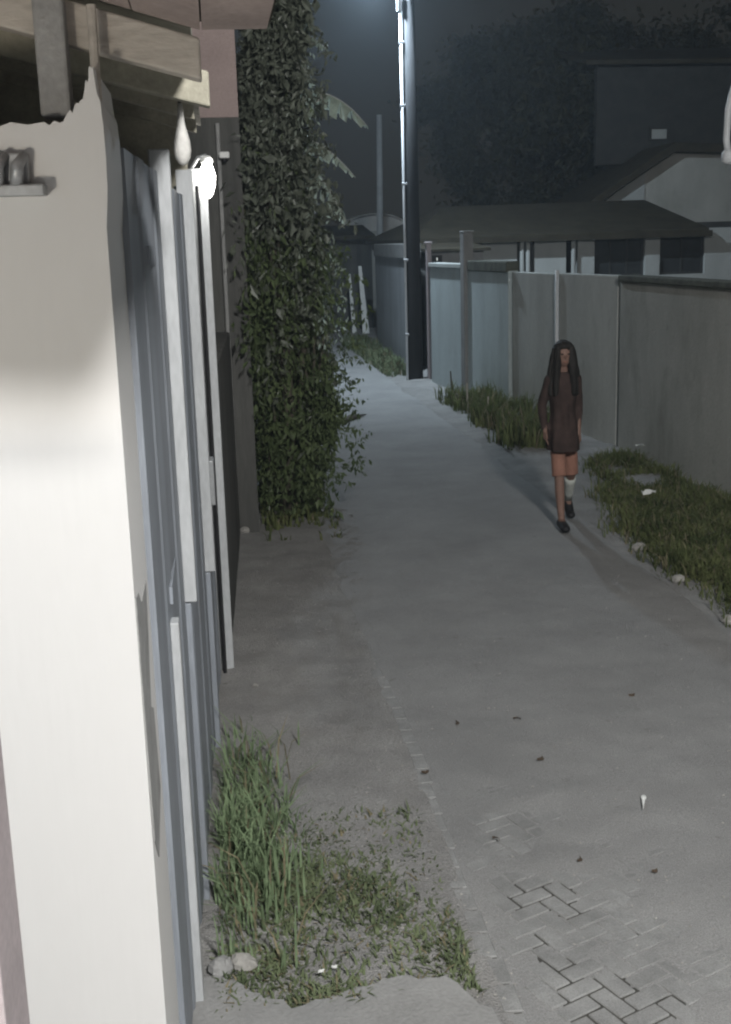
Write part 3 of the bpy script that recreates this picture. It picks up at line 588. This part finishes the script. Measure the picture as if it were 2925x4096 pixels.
tag(MB().tube([(1.35, 17.0, .03), (1.70, 17.5, .05), (1.95, 17.95, .06), (2.25, 18.4, .035)], [.03, .035, .05, .008], 7).build('dark_streak', M['stem'], smooth=True), 'dark streak lying on the road beside the hedge', 'branch')  # dark tapered tube put in for a dark streak across the road

# ------------------------------------------------------------------ the walking person
def capsule(mb, a, b, ra, rb, k=12):
    a, b = Vector(a), Vector(b); mb.tube([a, a.lerp(b, .33), a.lerp(b, .66), b], [ra, ra + (rb - ra) * .33, ra + (rb - ra) * .66, rb], k); mb.ball(a, ra, k, 8); mb.ball(b, rb, k, 8)
def fuse(name, mb, m, parent, voxel, sm=4):
    o = mb.build(name + '_raw', None); r_ = o.modifiers.new('r', 'REMESH'); r_.mode = 'VOXEL'; r_.voxel_size = voxel
    s_ = o.modifiers.new('s', 'SMOOTH'); s_.iterations = sm; s_.factor = .5
    dg = bpy.context.evaluated_depsgraph_get(); dg.update(); me = bpy.data.meshes.new_from_object(o.evaluated_get(dg)); me.name = name
    bpy.data.objects.remove(o); me.materials.clear(); me.materials.append(m); me.polygons.foreach_set('use_smooth', [True] * len(me.polygons))
    n = bpy.data.objects.new(name, me); col.objects.link(n); n.parent = parent; return n
def hand(mb, wrist, d, side):
    w_ = Vector(wrist); d = Vector(d).normalized(); s = Vector((side, 0, 0)); f = Vector((0, -1, 0)); palm = w_ + d * .075
    capsule(mb, w_, palm, .021, .024)
    for i, (ln, of) in enumerate(((.062, -.026), (.072, -.009), (.068, .009), (.052, .025))):
        b0 = palm + f * of; k1 = b0 + d * ln * .55 + s * -.004; capsule(mb, b0, k1, .0085, .008, 8); capsule(mb, k1, k1 + (d + s * -.45).normalized() * ln * .5, .008, .0068, 8)
    t0 = w_ + d * .03 + f * .02; t1 = t0 + (d * .6 + f * .8).normalized() * .035; capsule(mb, t0, t1, .0105, .0095, 8); capsule(mb, t1, t1 + d * .028, .0095, .008, 8)
pr = thing('person', 'person in long dark top and salmon shorts walking along the alley', 'person'); pr.location = (3.12, 10.62, .015); pr.rotation_euler = (0, 0, R(-4))
Lh, Lk, La = (-.052, 0, .90), (-.054, -.12, .49), (-.048, -.20, .085)
Rh, Rk, Ra = (.060, 0, .90), (.092, .04, .48), (.130, .33, .16)
b = MB()
b.ball((0, .005, .93), .125, 16, 10, (.95, .78, .85)); b.ball((0, 0, 1.10), .105, 16, 10, (.9, .75, 1.2)); b.ball((0, 0, 1.28), .12, 16, 10, (.95, .75, 1.0))
capsule(b, (-.10, 0, 1.375), (.10, 0, 1.375), .045, .045); capsule(b, (0, .005, 1.38), (0, -.01, 1.50), .050, .047)
b.ball((0, -.015, 1.60), .095, 18, 12, (.82, .95, 1.08)); b.ball((0, -.04, 1.55), .062, 14, 8, (.9, .95, 1.1))
b.ball((0, -.112, 1.575), .013, 8, 6, (.8, 1, 1.4))
for s in (-1, 1): b.ball((s * .078, -.005, 1.585), .02, 8, 6, (.4, .8, 1.3))
for h_, k_, a_ in ((Lh, Lk, La), (Rh, Rk, Ra)):
    capsule(b, h_, k_, .066, .046); mid = Vector(k_).lerp(Vector(a_), .32) + Vector((0, .012, 0)); capsule(b, k_, mid, .044, .046); capsule(b, mid, a_, .046, .029)
capsule(b, La, (-.046, -.33, .045), .035, .03); capsule(b, Ra, (.130, .24, .045), .033, .03)
arms = (((-.125, 0, 1.365), (-.185, .05, 1.13), (-.170, -.03, .91), -1), ((.125, 0, 1.365), (.150, .06, 1.11), (.150, .0, .87), 1))
for sh, el, wr, s in arms:
    capsule(b, sh, el, .045, .035); capsule(b, el, wr, .035, .022); hand(b, wr, Vector(wr) - Vector(el) + Vector((0, 0, -.1)), s)
body = fuse('body', b, M['skin'], pr, .0065, 3)
c = MB()
rings = [(.715, .150, .19), (.81, .146, .170), (.92, .138, .128), (1.06, .112, .100), (1.20, .122, .108), (1.32, .130, .102), (1.39, .120, .080), (1.435, .065, .062)]
k = 24; vs = []; fs = []
for i, (z, rx, ry) in enumerate(rings):
    for j in range(k):
        a = 2 * math.pi * j / k; fl = 1 + (.05 * math.sin(a * 5) if i < 2 else 0); vs.append((rx * fl * math.cos(a) + 0, ry * fl * math.sin(a) - (.02 if i < 2 else 0), z))
for i in range(len(rings) - 1):
    for j in range(k): a_, b_ = i * k + j, i * k + (j + 1) % k; fs.append((a_, b_, b_ + k, a_ + k))
fs += [tuple(range(k - 1, -1, -1)), tuple(range((len(rings) - 1) * k, len(rings) * k))]
c.add(vs, fs)
for sh, el, wr, s in arms: capsule(c, sh, el, .050, .041); capsule(c, el, Vector(el).lerp(Vector(wr), .93), .041, .029)
dr = fuse('dress', c, M['dress'], pr, .009, 4)
def displace(o, f):
    me = o.data; cs = [(v.co.copy(), v.normal.copy()) for v in me.vertices]; out = []
    for p, n_ in cs: out += list(p + n_ * f(p))
    me.vertices.foreach_set('co', out); me.update()
def fold(p):                                        # soft folds hanging in the cloth
    a = math.atan2(p.y, p.x); f_ = min(1, max(0, (1.35 - p.z) / .3)); return f_ * (.006 * math.sin(a * 7 + p.z * 6) + .012 * noise.noise(Vector((p.x * 14, p.y * 14, p.z * 5))))
displace(dr, fold)
s2 = MB()
for h_, k_ in ((Lh, Lk), (Rh, Rk)): a_, b_ = Vector(h_), Vector(k_); s2.tube([a_ + Vector((0, 0, -.12)), a_.lerp(b_, .6), a_.lerp(b_, 1.02)], [.072, .069, .066], 18)
for i, o_ in enumerate((0, 1)): pass
fuse('shorts', s2, M['shorts'], pr, .009, 3)
for nm, a_, b_, sm_ in (('sock', Rk, Ra, 'sock'),):
    s3 = MB(); A0, B0 = Vector(a_), Vector(b_); m_ = A0.lerp(B0, .32) + Vector((0, .012, 0)); s3.tube([A0.lerp(B0, .14), m_, A0.lerp(B0, .7), B0], [.049, .051, .042, .035], 16); s3.build(nm, M[sm_], pr, smooth=True)
for nm, a_, b_ in (('shoe', La, (-.046, -.34, .045)), ('shoe', Ra, (.130, .23, .04))):
    s4 = MB(); capsule(s4, Vector(a_) + Vector((0, .01, -.025)), b_, .046, .042); s4.ball((b_[0], b_[1] - .02, b_[2]), .045, 12, 8, (1, 1.3, .8)); fuse(nm, s4, M['black'], pr, .007, 3)
h = MB()
h.ball((0, .012, 1.612), .108, 18, 12, (.86, .98, 1.02)); h.ball((0, .075, 1.48), .10, 14, 10, (.95, .45, 1.7)); h.ball((0, .085, 1.33), .09, 14, 10, (1.6, .45, 1.6)); h.ball((0, .06, 1.47), .10, 14, 10, (1.22, .5, 1.2))
h.ball((0, -.025, 1.668), .088, 16, 10, (.95, .98, .52))
for s in (-1, 1):
    capsule(h, (s * .060, -.062, 1.655), (s * .068, -.070, 1.50), .030, .034); capsule(h, (s * .068, -.070, 1.50), (s * .084, -.088, 1.24), .036, .022)
    capsule(h, (s * .068, -.01, 1.62), (s * .100, -.01, 1.42), .046, .050); capsule(h, (s * .100, -.01, 1.42), (s * .115, -.02, 1.24), .050, .030)
hair = fuse('hair', h, M['hair'], pr, .007, 2)
displace(hair, lambda p: .010 * noise.noise(Vector((p.x * 75, p.y * 75, p.z * 7))))   # strands
for s in (-1, 1):
    e_ = MB().ball((s * .030, -.098, 1.60), .0105, 10, 6, (1.3, .6, .7)); e_.build('eye', M['hair'], body, smooth=True)
MB().ball((0, -.098, 1.530), .017, 10, 6, (1.3, .5, .35)).build('mouth', M['shorts'], body, smooth=True)

# ------------------------------------------------------------------ night haze
hz = MB().box(-9, 30, -8, 62, -1.2, 12.5).build('haze', None); hz['kind'] = 'stuff'
hm = bpy.data.materials.new('haze'); hm.use_nodes = True; hn = hm.node_tree.nodes; hn.remove(hn['Principled BSDF'])
pv = hn.new('ShaderNodeVolumePrincipled'); pv.inputs['Color'].default_value = (.74, .88, 1, 1); pv.inputs['Density'].default_value = .0021; pv.inputs['Anisotropy'].default_value = .35
hm.node_tree.links.new(pv.outputs[0], hn['Material Output'].inputs['Volume']); hz.data.materials.append(hm)
try: hm.cycles.homogeneous_volume = True
except Exception: pass
